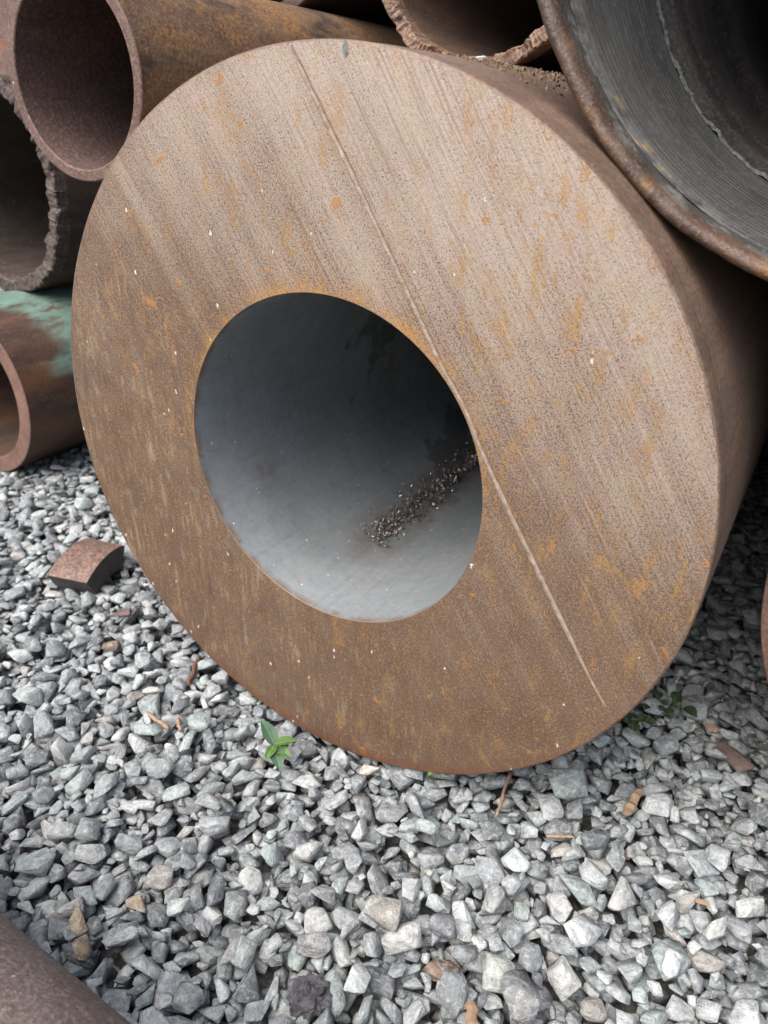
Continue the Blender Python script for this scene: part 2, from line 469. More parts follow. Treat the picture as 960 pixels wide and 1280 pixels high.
M['dark_wall'] = mat_rust("dark brown pipe wall", (0.045, 0.03, 0.024), (0.085, 0.052, 0.038), (0.12, 0.08, 0.06), (0.2, 0.09, 0.03), 1.2, 0.7, 0.2, 0.4, (1, 0.3, 1), 0.5, 0.05, 0.5, 2.2)
M['torch_rim'] = mat_rust("slaggy torch cut edge", (0.05, 0.036, 0.029), (0.092, 0.064, 0.050), (0.165, 0.122, 0.10), (0.21, 0.07, 0.038), 3.0, 0.55, 0.7, 0.5, (1, 1, 1), 0.6, 0.15, 1.0, 6.4)
M['p4_in'] = mat_rust("grey brown pipe bore", (0.052, 0.038, 0.030), (0.088, 0.064, 0.050), (0.125, 0.096, 0.077), (0.15, 0.08, 0.04), 1.2, 0.62, 0.25, 0.2, (1, 0.5, 1), 0.2, 0.1, 0.4, 4.9)
M['p6_in'] = mat_rust("brown pipe bore", (0.082, 0.050, 0.036), (0.125, 0.074, 0.05), (0.165, 0.102, 0.068), (0.26, 0.13, 0.05), 1.3, 0.7, 0.3, 0.5, (1, 0.4, 1), 0.1, 0.05, 0.5, 7.7)
M['p6_rim'] = mat_rust("orange brown torch cut edge", (0.15, 0.085, 0.058), (0.26, 0.155, 0.105), (0.34, 0.235, 0.17), (0.42, 0.19, 0.07), 3.0, 0.65, 0.5, 0.7, (1, 1, 1), 0.3, 0.05, 0.9, 1.1)
M['green'] = mat_green_pipe()
M['g_rim'] = mat_rust("red brown sawn rim", (0.155, 0.078, 0.055), (0.225, 0.122, 0.088), (0.275, 0.17, 0.125), (0.30, 0.13, 0.05), 2.0, 0.65, 0.3, 0.3, (1, 1, 1), 0.0, 0.08, 0.4, 2.9)
M['g_in'] = mat_rust("banded rusty bore", (0.05, 0.04, 0.035), (0.10, 0.055, 0.036), (0.15, 0.08, 0.045), (0.22, 0.10, 0.03), 1.2, 0.6, 0.2, 0.6, (1, 0.12, 1), 0.4, 0.1, 0.4, 9.4)
def mat_lip():
    n = NT('worn flange lip')
    p = n.obj
    s = n.sep(p)
    big = n.noise(p, 11, 5, 0.65)
    mid = n.noise(p, 34, 5, 0.68)
    fine = n.noise(p, 260, 4, 0.7)
    base = n.mix(n.mr(big, 0.38, 0.62), (0.040, 0.025, 0.018), (0.092, 0.052, 0.035))
    base = n.mix(n.mr(mid, 0.48, 0.66, 0, 0.6), base, (0.15, 0.105, 0.080))
    och = n.mr(n.noise(n.vadd(p, (5, 1, 2)), 15, 5, 0.7), 0.53, 0.66, 0, 0.7)
    base = n.mix(och, base, (0.21, 0.105, 0.035))
    base = n.mix(n.mr(fine, 0.52, 0.70, 0, 0.4), base, (0.27, 0.205, 0.165))
    base = n.mix(n.mr(fine, 0.45, 0.3, 0, 0.6), base, (0.035, 0.024, 0.02))
    inner = n.math('ADD', s[1], n.math('MULTIPLY', n.math('SUBTRACT', mid, 0.5), 0.045))
    base = n.mix(n.mr(inner, 0.012, 0.026), base, (0.060, 0.060, 0.058))
    pale = n.math('MULTIPLY', n.mr(inner, 0.012, 0.03), n.mr(mid, 0.50, 0.60))
    base = n.mix(n.math('MULTIPLY', pale, 0.75), base, (0.24, 0.225, 0.195))
    nb = n.bump(n.math('ADD', n.math('MULTIPLY', mid, 1.5), fine), 0.5, 0.003)
    return n.out(base, 0.55, 0.15, nb, 0.5)


M['lip'] = mat_lip()
M['p3_rim'] = mat_rust("rust brown rounded flange lip", (0.085, 0.048, 0.034), (0.145, 0.083, 0.058), (0.235, 0.18, 0.15), (0.31, 0.135, 0.035), 1.3, 0.62, 0.3, 0.6, (1, 1, 1), 0.25, 0.1, 0.5, 3.8)
M['thread'] = mat_thread()
M['weld'] = mat_simple("gritty pale seal", (0.05, 0.052, 0.048), (0.22, 0.225, 0.205), 260, 0.7, 0.1, 1.0, 0.5, (0.46, 0.48, 0.43))
M['p3_dark'] = mat_rust("black brown bore", (0.018, 0.016, 0.015), (0.034, 0.028, 0.026), (0.058, 0.048, 0.043), (0.07, 0.045, 0.03), 1.2, 0.6, 0.35, 0.2, (1, 1, 1), 0.3, 0.2, 0.4, 5.5)
M['p9_wall'] = mat_rust("grey maroon pipe wall", (0.145, 0.105, 0.092), (0.20, 0.152, 0.135), (0.27, 0.21, 0.185), (0.27, 0.17, 0.10), 1.6, 0.6, 0.6, 0.3, (1, 1, 1), 0.1, 0.1, 0.7, 6.6)
M['plate'] = mat_rust("red rusty plate", (0.12, 0.065, 0.055), (0.18, 0.10, 0.082), (0.24, 0.16, 0.13), (0.42, 0.10, 0.035), 3.0, 0.7, 0.4, 0.6, (1, 1, 1), 0.1, 0.05, 0.6, 7.1)
M['offcut_top'] = mat_rust("brown offcut skin", (0.13, 0.07, 0.052), (0.21, 0.118, 0.088), (0.38, 0.26, 0.20), (0.36, 0.19, 0.08), 4.0, 0.6, 0.4, 0.45, (1, 1, 1), 0.3, 0.1, 0.5, 1.9)
M['offcut_side'] = mat_rust("dark offcut side", (0.05, 0.043, 0.04), (0.085, 0.073, 0.067), (0.12, 0.10, 0.09), (0.14, 0.08, 0.04), 2.6, 0.6, 0.3, 0.2, (1, 1, 1), 0.4, 0.1, 0.7, 4.4)
M['stone'] = mat_stone()
M['soil'] = mat_soil()
M['swarf'] = mat_simple("steel swarf", (0.10, 0.075, 0.06), (0.46, 0.42, 0.38), 150, 0.28, 0.7, 0.2, 0.6)
M['crumb'] = mat_simple("dry soil crumbs", (0.07, 0.045, 0.03), (0.24, 0.17, 0.11), 90, 0.85, 0.0, 0.4, 0.3)
M['white_stone'] = mat_simple("white pebble", (0.66, 0.66, 0.64), (0.80, 0.80, 0.78), 160, 0.6, 0.0, 0.4)
M['leaf_bright'] = mat_leaf("fresh green leaf", (0.052, 0.112, 0.022), (0.088, 0.158, 0.036))
M['leaf_blue'] = mat_leaf("blue green leaf", (0.042, 0.088, 0.050), (0.065, 0.118, 0.070))
M['leaf_dark'] = mat_leaf("dark weed leaf", (0.028, 0.048, 0.018), (0.045, 0.070, 0.028))
M['stem'] = mat_simple("green stem", (0.10, 0.20, 0.05), (0.16, 0.26, 0.08), 90, 0.6)
M['twig'] = mat_simple("dry tan twig", (0.21, 0.135, 0.085), (0.33, 0.23, 0.15), 150, 0.8)
M['twig_dark'] = mat_simple("dark brown stick", (0.095, 0.05, 0.032), (0.15, 0.085, 0.055), 120, 0.8)
M['chip'] = mat_simple("orange tan wood", (0.23, 0.15, 0.09), (0.31, 0.215, 0.14), 140, 0.75)
M['terra'] = mat_simple("pink clay", (0.33, 0.20, 0.14), (0.42, 0.28, 0.21), 140, 0.8)
M['cinder'] = mat_simple("pitted black slag", (0.035, 0.035, 0.04), (0.11, 0.11, 0.125), 110, 0.45, 0.1, 1.0, 0.5, (0.20, 0.10, 0.045))
M['brown_stone'] = mat_simple("dark rust brown flake", (0.085, 0.06, 0.055), (0.15, 0.105, 0.092), 90, 0.8)


# ---------------------------------------------------------------- geometry helpers
def link_mesh(name, verts, faces, mat, parent=None, loc=(0, 0, 0), smooth=False):
    me = bpy.data.meshes.new(name)
    me.from_pydata([tuple(v) for v in verts], [], [tuple(f) for f in faces])
    me.update()
    if smooth:
        me.polygons.foreach_set("use_smooth", [True] * len(me.polygons))
    me.materials.append(mat)
    o = bpy.data.objects.new(name, me)
    COL.objects.link(o)
    o.location = loc
    if parent:
        o.parent = parent
    return o


def thing(name, label, cat, loc, group=None):
    o = bpy.data.objects.new(name, None)
    o.empty_display_size = 0.05
    COL.objects.link(o)
    o.location = loc
    o['label'] = label
    o['category'] = cat
    if group:
        o['group'] = group
    return o


def tag(o, label, cat, group=None, kind=None):
    if label:
        o['label'] = label
    if cat:
        o['category'] = cat
    if group:
        o['group'] = group
    if kind:
        o['kind'] = kind
    return o


def lathe(name, prof, mat, parent, loc, nseg=160, fun=None, smooth=True):
    """revolve (radius, y) profile about the Y axis; fun(theta, r, y, i) may return another (r, y)"""
    v, f = [], []
    for i, (r, y) in enumerate(prof):
        for k in range(nseg):
            th = 2 * math.pi * k / nseg
            rr, yy = fun(th, r, y, i) if fun else (r, y)
            v.append((rr * math.cos(th), yy, rr * math.sin(th)))
    for i in range(len(prof) - 1):
        for k in range(nseg):
            k2 = (k + 1) % nseg
            f.append((i * nseg + k, i * nseg + k2, (i + 1) * nseg + k2, (i + 1) * nseg + k))
    return link_mesh(name, v, f, mat, parent, loc, smooth)


def jag(seed, amps):
    rr = random.Random(seed)
    terms = [(a, w, rr.uniform(0, 6.28)) for a, w in amps]
    tab = [rr.uniform(-1, 1) for _ in range(720)]

    def g(th, rough=0.0):
        s_ = sum(a * math.sin(w * th + p) for a, w, p in terms)
        x = (th / (2 * math.pi) * 720) % 720
        i = int(x)
        t = x - i
        return s_ + rough * (tab[i % 720] * (1 - t) + tab[(i + 1) % 720] * t)
    return g


def simple_pipe(name, label, c, y0, ro, ri, length, mats, group, nseg=160, bev=0.0015):
    """plain cut pipe along +Y, parts: outer wall, rim, bore wall"""
    t = thing(name, label, "pipe", (c[0], y0, c[1] - ro), group)
    at = (0, 0, ro)
    L = length
    lathe('outer_wall', [(ro, bev), (ro, 0.05), (ro, 0.3), (ro, 1.0), (ro, L)], mats[0], t, at, nseg)
    lathe('end_rim', [(ro, bev), (ro - bev * 0.4, bev * 0.4), (ro - bev, 0), (ri + bev, 0), (ri + bev * 0.4, bev * 0.4), (ri, bev)], mats[1], t, at, nseg, smooth=False)
    lathe('bore_wall', [(ri, bev), (ri, 0.1), (ri, 0.4), (ri, 1.2), (ri, L)], mats[2], t, at, nseg)
    return t


PIPES = "steel pipes stacked in the yard"

# ---------------------------------------------------------------- ground sheet
half = 11.0
gs = 72
gv, gf = [], []
for j in range(gs + 1):
    for i in range(gs + 1):
        gv.append((-half + 2 * half * i / gs, -half + 2 * half * j / gs, -0.034 + random.uniform(-0.003, 0.003)))
for j in range(gs):
    for i in range(gs):
        a = j * (gs + 1) + i
        gf.append((a, a + 1, a + gs + 2, a + gs + 1))
ground = link_mesh('ground', gv, gf, M['soil'])
ground['kind'] = 'structure'

# ---------------------------------------------------------------- the heavy pipe in the middle
RO, RI = 0.4, 0.18832
big = thing('heavy_wall_pipe', 'very thick walled rusty pipe with broad sawn face and smooth grey bore, on gravel', 'pipe', (0, 0, 0), PIPES)
AX = (0, 0, RO)
bv = 0.0022
edge_j0 = jag(3, [(0.0004, 7), (0.0003, 19), (0.0002, 43)])


def edge_j(th):
    return edge_j0(th, 0.0007)


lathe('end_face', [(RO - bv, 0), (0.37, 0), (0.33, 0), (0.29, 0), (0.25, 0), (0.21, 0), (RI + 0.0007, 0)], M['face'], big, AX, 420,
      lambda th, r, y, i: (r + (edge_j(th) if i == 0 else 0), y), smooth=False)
lathe('outer_wall', [(RO - bv, 0), (RO - bv * 0.3, bv * 0.35), (RO, bv), (RO, 0.03), (RO, 0.034), (RO + 0.0006, 0.036), (RO + 0.0006, 0.3), (RO, 1.0), (RO, 8.5)], M['big_wall'], big, AX, 420,
      lambda th, r, y, i: (r + (edge_j(th) if i == 0 else 0), y))
lathe('bore_wall', [(RI + 0.0007, 0), (RI + 0.0002, 0.0003), (RI, 0.0009), (RI, 0.1), (RI, 0.3), (RI, 0.7), (RI, 1.5), (RI, 8.5)], M['bore'], big, AX, 192)

# raised saw step across the face


def unproject_y(px, y):
    d = right * ((px[0] - 480) / 935.0) + upv * (-(px[1] - 640) / 935.0) + fwd
    o = cam.matrix_world.translation
    t = (y - o.y) / d.y
    return o + d * t


def unproject_z(px, z):
    d = right * ((px[0] - 480) / 935.0) + upv * (-(px[1] - 640) / 935.0) + fwd
    o = cam.matrix_world.translation
    t = (z - o.z) / d.z
    return o + d * t


# end points of the step measured on the cut, in metres (x, height above the axis)
step_line = []
for q in ((363, 57), (421, 179), (443, 222), (479, 301), (500, 344), (532, 414), (557, 467), (587, 528), (606, 572), (640, 646), (681, 730), (746, 865), (762, 890)):
    w = unproject_y(q, 0.0)
    step_line.append((w.x, w.z - RO))
dense = []
for i in range(len(step_line) - 1):
    (x0, z0), (x1, z1) = step_line[i], step_line[i + 1]
    nn = max(2, int(math.hypot(x1 - x0, z1 - z0) / 0.006))
    for k in range(nn):
        dense.append((x0 + (x1 - x0) * k / nn, z0 + (z1 - z0) * k / nn))
# smooth the line and keep it off the bore
arr = np.array(dense)
for _ in range(10):
    arr[1:-1] = 0.25 * arr[:-2] + 0.5 * arr[1:-1] + 0.25 * arr[2:]
rad_ = np.hypot(arr[:, 0], arr[:, 1])
keep_r = RI + 0.0045
sc_ = np.where(rad_ < keep_r, keep_r / rad_, 1.0)
arr *= sc_[:, None]
vs, fs = [], []
jr = random.Random(4)
for i, (x, z) in enumerate(arr):
    a = arr[max(0, i - 1)]
    b = arr[min(len(arr) - 1, i + 1)]
    d = (b - a) / np.linalg.norm(b - a)
    nx, nz = d[1], -d[0]
    if nx < 0:
        nx, nz = -nx, -nz
    fade = min(1.0, i / 6.0, (len(arr) - 1 - i) / 14.0)
    w = 0.0025 * (0.8 + 0.4 * jr.random()) * (0.5 + 0.5 * fade)
    hgt = 0.0014 * (0.45 + 0.55 * jr.random()) * fade + 0.0002
    for off, hh in ((-1.5, -0.0004), (-0.5, hgt), (0.25, hgt * 0.9), (0.75, -0.0004)):
        vs.append((x + nx * w * off, -hh, z + nz * w * off))
for i in range(len(arr) - 1):
    for k in range(3):
        a = i * 4 + k
        fs.append((a, a + 1, a + 5, a + 4))
link_mesh('saw_step', vs, fs, M['ridge'], big, AX)
gvs, gfs = [], []
for i in range(len(arr)):
    a4 = [vs[i * 4 + k] for k in range(4)]
    dx, dz = (a4[3][0] - a4[0][0]), (a4[3][2] - a4[0][2])
    wv = 0.35 + 0.25 * math.sin(i * 0.7) * math.sin(i * 0.23 + 1)
    for t_ in (0.9, 1.0 + wv * 0.45):
        gvs.append((a4[0][0] + dx * t_, -0.00035, a4[0][2] + dz * t_))
for i in range(len(arr) - 1):
    gfs.append((2 * i, 2 * i + 1, 2 * i + 3, 2 * i + 2))
link_mesh('saw_groove_shade', gvs, gfs, M['groove'], big, AX)  # flat dark strip, painted shadow along the right of the step

# dab of grey blue marking paint at the top of the face
w = unproject_y((432, 60), 0)
vs, fs = [(0, -0.0008, 0)], []
for k in range(14):
    th = 2 * math.pi * k / 14
    vs.append((0.0028 * math.cos(th) * random.uniform(0.7, 1.2), -0.0005, 0.0065 * math.sin(th) * random.uniform(0.7, 1.1)))
for k in range(14):
    fs.append((0, 1 + k, 1 + (k + 1) % 14))
M['paint'] = mat_simple("grey blue paint dab", (0.09, 0.10, 0.095), (0.20, 0.19, 0.165), 260, 0.6)
link_mesh('paint_dab', vs, fs, M['paint'], big, (w.x, 0, w.z))

# ---------------------------------------------------------------- neighbours
simple_pipe('steel_pipe', 'thin walled maroon and ochre rusty pipe lying on top left of the thick pipe', (-0.326, 0.784), 0.017, 0.105, 0.0925, 1.8,
            (M['p2_wall'], M['p2_rim'], M['p2_in']), PIPES)
simple_pipe('steel_pipe', 'pipe with green primer behind a bare brown end, resting on gravel at the left', (-1.229, 0.198), 0.332, 0.198, 0.161, 4.5,
            (M['green'], M['g_rim'], M['g_in']), PIPES)
simple_pipe('steel_pipe', 'dark rusty pipe on the gravel behind the right side of the thick pipe', (0.772, 0.33), 0.15, 0.33, 0.30, 4.5,
            (M['dark_wall'], M['g_rim'], M['p3_dark']), PIPES)
simple_pipe('steel_pipe', 'dark brown pipe lying on top of the ochre pipe, only its underside showing', (-0.445, 1.13), 0.45, 0.258, 0.24, 4.0,
            (M['dark_wall'], M['dark_wall'], M['p3_dark']), PIPES)

# foreground pipe, lying across
RP = 0.10
fp = thing('steel_pipe', 'grey maroon pipe lying across the gravel in the lower left corner', 'pipe', (-0.35, -0.5053, 0.0), PIPES)
fp.rotation_euler = (0, 0, R(90 - 1.83))
prof_o = [(RP, 0.002), (RP, 0.1), (RP, 0.5), (RP, 2.2)]
fp_len = 2.4
# the pipe runs along local Y; local origin sits 1.2 m towards +X end
o = lathe('outer_wall', [(RP, -1.2), (RP, -0.6), (RP, 0), (RP, 0.6), (RP, 1.2)], M['p9_wall'], fp, (0, 0, RP), 128)
lathe('end_rim', [(RP, -1.2), (RP - 0.001, -1.2015), (RP - 0.013, -1.2015), (RP - 0.014, -1.2)], M['p2_rim'], fp, (0, 0, RP), 128, smooth=False)
lathe('bore_wall', [(RP - 0.014, -1.2), (RP - 0.014, 0), (RP - 0.014, 1.2)], M['p2_in'], fp, (0, 0, RP), 128)

# torch-cut pipe on the left, between the maroon pipe and the green one
from mathutils import noise as mnoise


def lump(th, off, sc, amp):
    """slaggy unevenness round a rim"""
    q = Vector((math.cos(th) * sc, math.sin(th) * sc, off))
    a_ = mnoise.fractal(q, 0.9, 2.1, 5)
    return amp * (a_ + 0.7 * abs(mnoise.noise(q * 3.1)))


def broken(seed, n_):
    rr2 = random.Random(seed)
    xs = sorted(rr2.uniform(0, 2 * math.pi) for _ in range(n_))
    hs = [rr2.choice((-1, 1)) * rr2.random() ** 1.5 for _ in range(n_)]
    xs = [xs[-1] - 2 * math.pi] + xs + [xs[0] + 2 * math.pi]
    hs = [hs[-1]] + hs + [hs[0]]

    def g(th):
        return float(np.interp(th % (2 * math.pi), xs, hs))
    return g


def torch_pipe(label, c, y0, ro, wall, length, mats, seed, amp_r, amp_y, bulge=None, nseg=420):
    t = thing('torch_cut_pipe', label, 'pipe', (c[0], y0, c[1] - ro), PIPES)
    at = (0, 0, ro)
    bl = bulge or (lambda th: 0.0)
    nW = 6
    bk, bo, bi = broken(int(seed * 7), 75), broken(int(seed * 7) + 1, 110), broken(int(seed * 7) + 2, 90)
    def rim(th, r_, y_, i):
        # i = 0 outer edge root, 1..nW across the wall, last = inner root
        dy = lump(th, seed, 3.0, amp_y) + bk(th) * amp_y * 0.75
        if i == 0 or i == nW + 1:
            return (r_ + bl(th) + (lump(th, seed + 2, 8.0, amp_r * 0.5) if i else 0), y_)
        k = (i - 1) / (nW - 1)
        own = lump(th, seed + 0.6 * i, 24.0, 0.0022)
        edge = bo(th) * amp_r * 0.8 if i <= 2 else (lump(th, seed + 2, 5.0, amp_r) + bi(th) * amp_r * 0.6 if i >= nW - 1 else 0.0)
        return (r_ + bl(th) + edge, y_ + dy + own)
    prof = [(ro, 0.035), (ro, 0.002)] + [(ro - wall * (0.1 + 0.8 * k / 3), 0.0) for k in range(4)] + [(ro - wall, 0.003), (ro - wall, 0.03)]
    lathe('outer_wall', [(ro, 0.035), (ro, 0.1), (ro, 0.5), (ro, length)], mats[0], t, at, 200, lambda th, r_, y_, i: (r_ + bl(th), y_))
    lathe('torch_cut_rim', prof, mats[1], t, at, nseg, rim, smooth=False)
    lathe('bore_wall', [(ro - wall, 0.03), (ro - wall, 0.1), (ro - wall, 0.6), (ro - wall, length)], mats[2], t, at, nseg,
          lambda th, r_, y_, i: (r_ + bl(th) + (lump(th, seed + 2, 8.0, amp_r * 0.5) if i == 0 else 0), y_))
    return t


def bulge4(th):
    d = (th - R(62) + math.pi) % (2 * math.pi) - math.pi
    return 0.050 * math.exp(-(d / 0.7) ** 2)


torch_pipe('pipe with ragged slag crusted torch cut rim, wedged above the green pipe', (-1.245, 0.597), 0.50, 0.205, 0.032, 4.0,
           (M['dark_wall'], M['torch_rim'], M['p4_in']), 2.0, 0.007, 0.006, bulge4)
torch_pipe('brown pipe with jagged torch cut edge lying on top of the thick pipe, farther back', (-0.041, 0.962), 0.426, 0.163, 0.019, 4.0,
           (M['dark_wall'], M['p6_rim'], M['p6_in']), 14.0, 0.0035, 0.013)

# big threaded end, upper right
c3, y3 = (0.503, 0.953), 0.053
R3 = 0.3477
t3 = thing('threaded_pipe', 'large pipe with fine threads inside its dark mouth, resting on the thick pipe', 'pipe', (c3[0], y3, c3[1] - R3), PIPES)
at3 = (0, 0, R3)
lathe('outer_wall', [(R3, 0.012), (R3, 0.05), (R3, 0.3), (R3, 8.5)], M['dark_wall'], t3, at3, 220)
lip = [(R3, 0.012), (R3 - 0.001, 0.006), (R3 - 0.003, 0.002), (R3 - 0.006, 0.0), (R3 - 0.010, 0.0008), (R3 - 0.0132, 0.006), (R3 - 0.0152, 0.020), (R3 - 0.0162, 0.036)]
j3 = jag(41, [(0.0006, 9), (0.0004, 23)])
lathe('flange_lip', lip, M['lip'], t3, at3, 260, lambda th, r, y, i: (r + j3(th, 0.0004), y))
prof = [(R3 - 0.0162, 0.036)]
NTH = 22
ya, ra, yb, rb = 0.040, R3 - 0.0165, 0.247, 0.309
for k in range(NTH):
    for fr, dr in ((0.0, 0.0012), (0.12, 0.0), (0.38, 0.0), (0.5, 0.0012), (0.62, 0.003), (0.88, 0.003)):
        t_ = (k + fr) / NTH
        prof.append((ra + (rb - ra) * t_ + dr, ya + (yb - ya) * t_))
prof.append((rb, yb))
lathe('thread', prof, M['thread'], t3, at3, 260, smooth=False)
gw = jag(51, [(0.0008, 31), (0.0007, 53)])
lathe('groove', [(rb, yb), (rb + 0.007, yb + 0.002), (rb + 0.007, yb + 0.008), (rb + 0.001, yb + 0.009)], M['p3_dark'], t3, at3, 220, smooth=False)
lathe('seal_bead', [(rb + 0.001, yb + 0.009), (rb - 0.001, yb + 0.010), (rb - 0.002, yb + 0.0125), (rb - 0.0005, yb + 0.015), (rb + 0.003, yb + 0.016)],
      M['weld'], t3, at3, 700, lambda th, r, y, i: (r + gw(th, 0.0008) + mnoise.noise(Vector((math.cos(th) * 60, math.sin(th) * 60, i * 1.7))) * 0.0008, y + mnoise.noise(Vector((math.cos(th) * 45, math.sin(th) * 45, 7 + i))) * 0.0009), smooth=False)
lathe('inner_groove', [(rb + 0.003, yb + 0.016), (rb + 0.006, yb + 0.017), (rb + 0.006, yb + 0.023), (0.3015, yb + 0.023)], M['p3_dark'], t3, at3, 220, smooth=False)
lathe('bore_wall', [(0.3015, yb + 0.023), (0.299, yb + 0.026), (0.296, yb + 0.028), (0.2945, yb + 0.05), (0.2915, yb + 0.055), (0.288, yb + 0.06), (0.287, 0.45), (0.272, 0.47), (0.271, 0.9), (0.271, 8.5)],
      M['p3_dark'], t3, at3, 220)
# gouge of bare orange on the lip
w = unproject_y((757, 151), 0.079)

# rusty plate standing on the torch cut pipe and leaning on the upper pipe
out = [(-1.62, 1.36), (-0.712, 1.30), (-0.706, 1.02), (-0.74, 0.87), (-0.93, 0.838), (-1.10, 0.842), (-1.30, 0.846), (-1.44, 0.90), (-1.60, 0.95)]
vs = []
for yy in (0, 0.014):
    for x, z in out:
        vs.append((x + 1.2, yy, z - 0.84))
k = len(out)
fs = [tuple(range(k)), tuple(range(2 * k - 1, k - 1, -1))] + [(i, i + k, (i + 1) % k + k, (i + 1) % k) for i in range(k)]
plate = link_mesh('steel_plate', vs, fs, M['plate'], None, (-1.2, 0.56, 0.826))
tag(plate, 'reddish rusty plate scrap standing on the torch cut pipe left of the maroon pipe', 'metal scrap')

# ---------------------------------------------------------------- crushed stone
def make_variant(rs, bev=True, npt=15, ax=(1.0, 0.74, 0.46)):
    bm = bmesh.new()
    for _ in range(npt):
        v = rs.normal(size=3)
        v /= np.linalg.norm(v)
        v = np.sign(v) * np.abs(v) ** 0.75
        v *= 0.5 * (0.82 + 0.25 * rs.random())
        bm.verts.new((v[0] * ax[0], v[1] * ax[1], v[2] * ax[2]))
    r_ = bmesh.ops.convex_hull(bm, input=bm.verts)
    bmesh.ops.delete(bm, geom=[g for g in bm.verts if not g.link_faces], context='VERTS')
    bmesh.ops.dissolve_limit(bm, angle_limit=R(20), verts=bm.verts, edges=bm.edges)
    bm.normal_update()
    bm.faces.ensure_lookup_table()
    planes = np.array([[*f.normal, f.normal.dot(f.verts[0].co)] for f in bm.faces])
    if bev:
        bmesh.ops.bevel(bm, geom=list(bm.edges), offset=0.022, offset_type='OFFSET', segments=1, affect='EDGES', profile=0.6, clamp_overlap=True)
    bmesh.ops.triangulate(bm, faces=bm.faces)
    bm.verts.index_update()
    V = np.array([v.co[:] for v in bm.verts])
    F = np.array([[v.index for v in f.verts] for f in bm.faces])
    bm.free()
    if planes[:, 3].mean() < 0:
        planes = -planes
        F = F[:, ::-1]
    return V, F, planes


rs = np.random.default_rng(77)
VAR = []
for i in range(36):
    ax = (1.0, rs.uniform(0.5, 0.92), rs.uniform(0.26, 0.58))
    VAR.append(make_variant(rs, True, int(rs.integers(9, 16)), ax))
VLO = []
for i in range(12):
    ax = (1.0, rs.uniform(0.6, 0.95), rs.uniform(0.35, 0.65))
    VLO.append(make_variant(rs, False, 11, ax))

X0, X1, Y0, Y1 = -1.75, 1.35, -0.95, 1.35
RES = 0.0026
GX, GY = int((X1 - X0) / RES), int((Y1 - Y0) / RES)
H = np.full((GX, GY), -0.034)

camp = np.array(cam.matrix_world.translation)
Rt, Up, Fw = np.array(right), np.array(upv), np.array(fwd)


def w2p(P):
    d = np.asarray(P) - camp
    z = d @ Fw
    return 480 + 935 * (d @ Rt) / z, 640 - 935 * (d @ Up) / z, z


def blocked(x, y, ztop, r):
    """stone at (x, y) would stick into a pipe"""
    if y > -r * 0.6 - 0.004 and abs(x) < 0.3:
        if ztop > 0.4 - math.sqrt(0.16 - min(0.159, x * x)) + 0.002:
            return True
    if y > 0.332 - r and abs(x + 1.229) < 0.19:
        if ztop > 0.198 - math.sqrt(0.198 ** 2 - (x + 1.229) ** 2) + 0.002:
            return True
    if y > 0.15 - r and abs(x - 0.772) < 0.32:
        if ztop > 0.33 - math.sqrt(0.33 ** 2 - (x - 0.772) ** 2) + 0.002:
            return True
    dy = abs(y + 0.5053 + 0.0319 * (-(x + 0.35)) * -1)
    if dy < 0.095:
        if ztop > 0.1 - math.sqrt(0.01 - dy * dy) + 0.002:
            return True
    return False


def rot_matrix(yaw, tilt, tdir):
    a = Matrix.Rotation(yaw, 3, 'Z')
    b = Matrix.Rotation(tilt, 3, Vector((math.cos(tdir), math.sin(tdir), 0)))
    return np.array(b @ a)


def raster(planes, Rm, s):
    n = planes[:, :3] @ Rm.T
    d = planes[:, 3] * s
    ext = s * 0.62
    k = int(ext / RES) + 1
    g = np.arange(-k, k + 1) * RES
    GXm, GYm = np.meshgrid(g, g, indexing='ij')
    nz = n[:, 2]
    upm = nz > 1e-3
    dnm = nz < -1e-3
    val = (d[:, None, None] - n[:, 0, None, None] * GXm - n[:, 1, None, None] * GYm)
    top = (val[upm] / nz[upm][:, None, None]).min(0)
    bot = (val[dnm] / nz[dnm][:, None, None]).max(0)
    ok = top > bot
    return k, top, bot, ok


STONES = []   # (variant list id, variant, Rm, s, pos, tone)


def tone(r):
    k = r.random()
    g = r.uniform(0.78, 1.2)
    if k < 0.42:
        c = np.array([0.355, 0.375, 0.375]) * g
    elif k < 0.62:
        c = np.array([0.215, 0.23, 0.236]) * g
    elif k < 0.80:
        c = np.array([0.53, 0.55, 0.535]) * g
    elif k < 0.915:
        c = np.array([0.40, 0.45, 0.43]) * g
    elif k < 0.955:
        c = np.array([0.46, 0.43, 0.39]) * g
    elif k < 0.997:
        c = np.array([0.60, 0.60, 0.57]) * min(g, 1.1)
    else:
        c = np.array([0.27, 0.19, 0.14]) * g
    return np.clip(c, 0.03, 0.75)


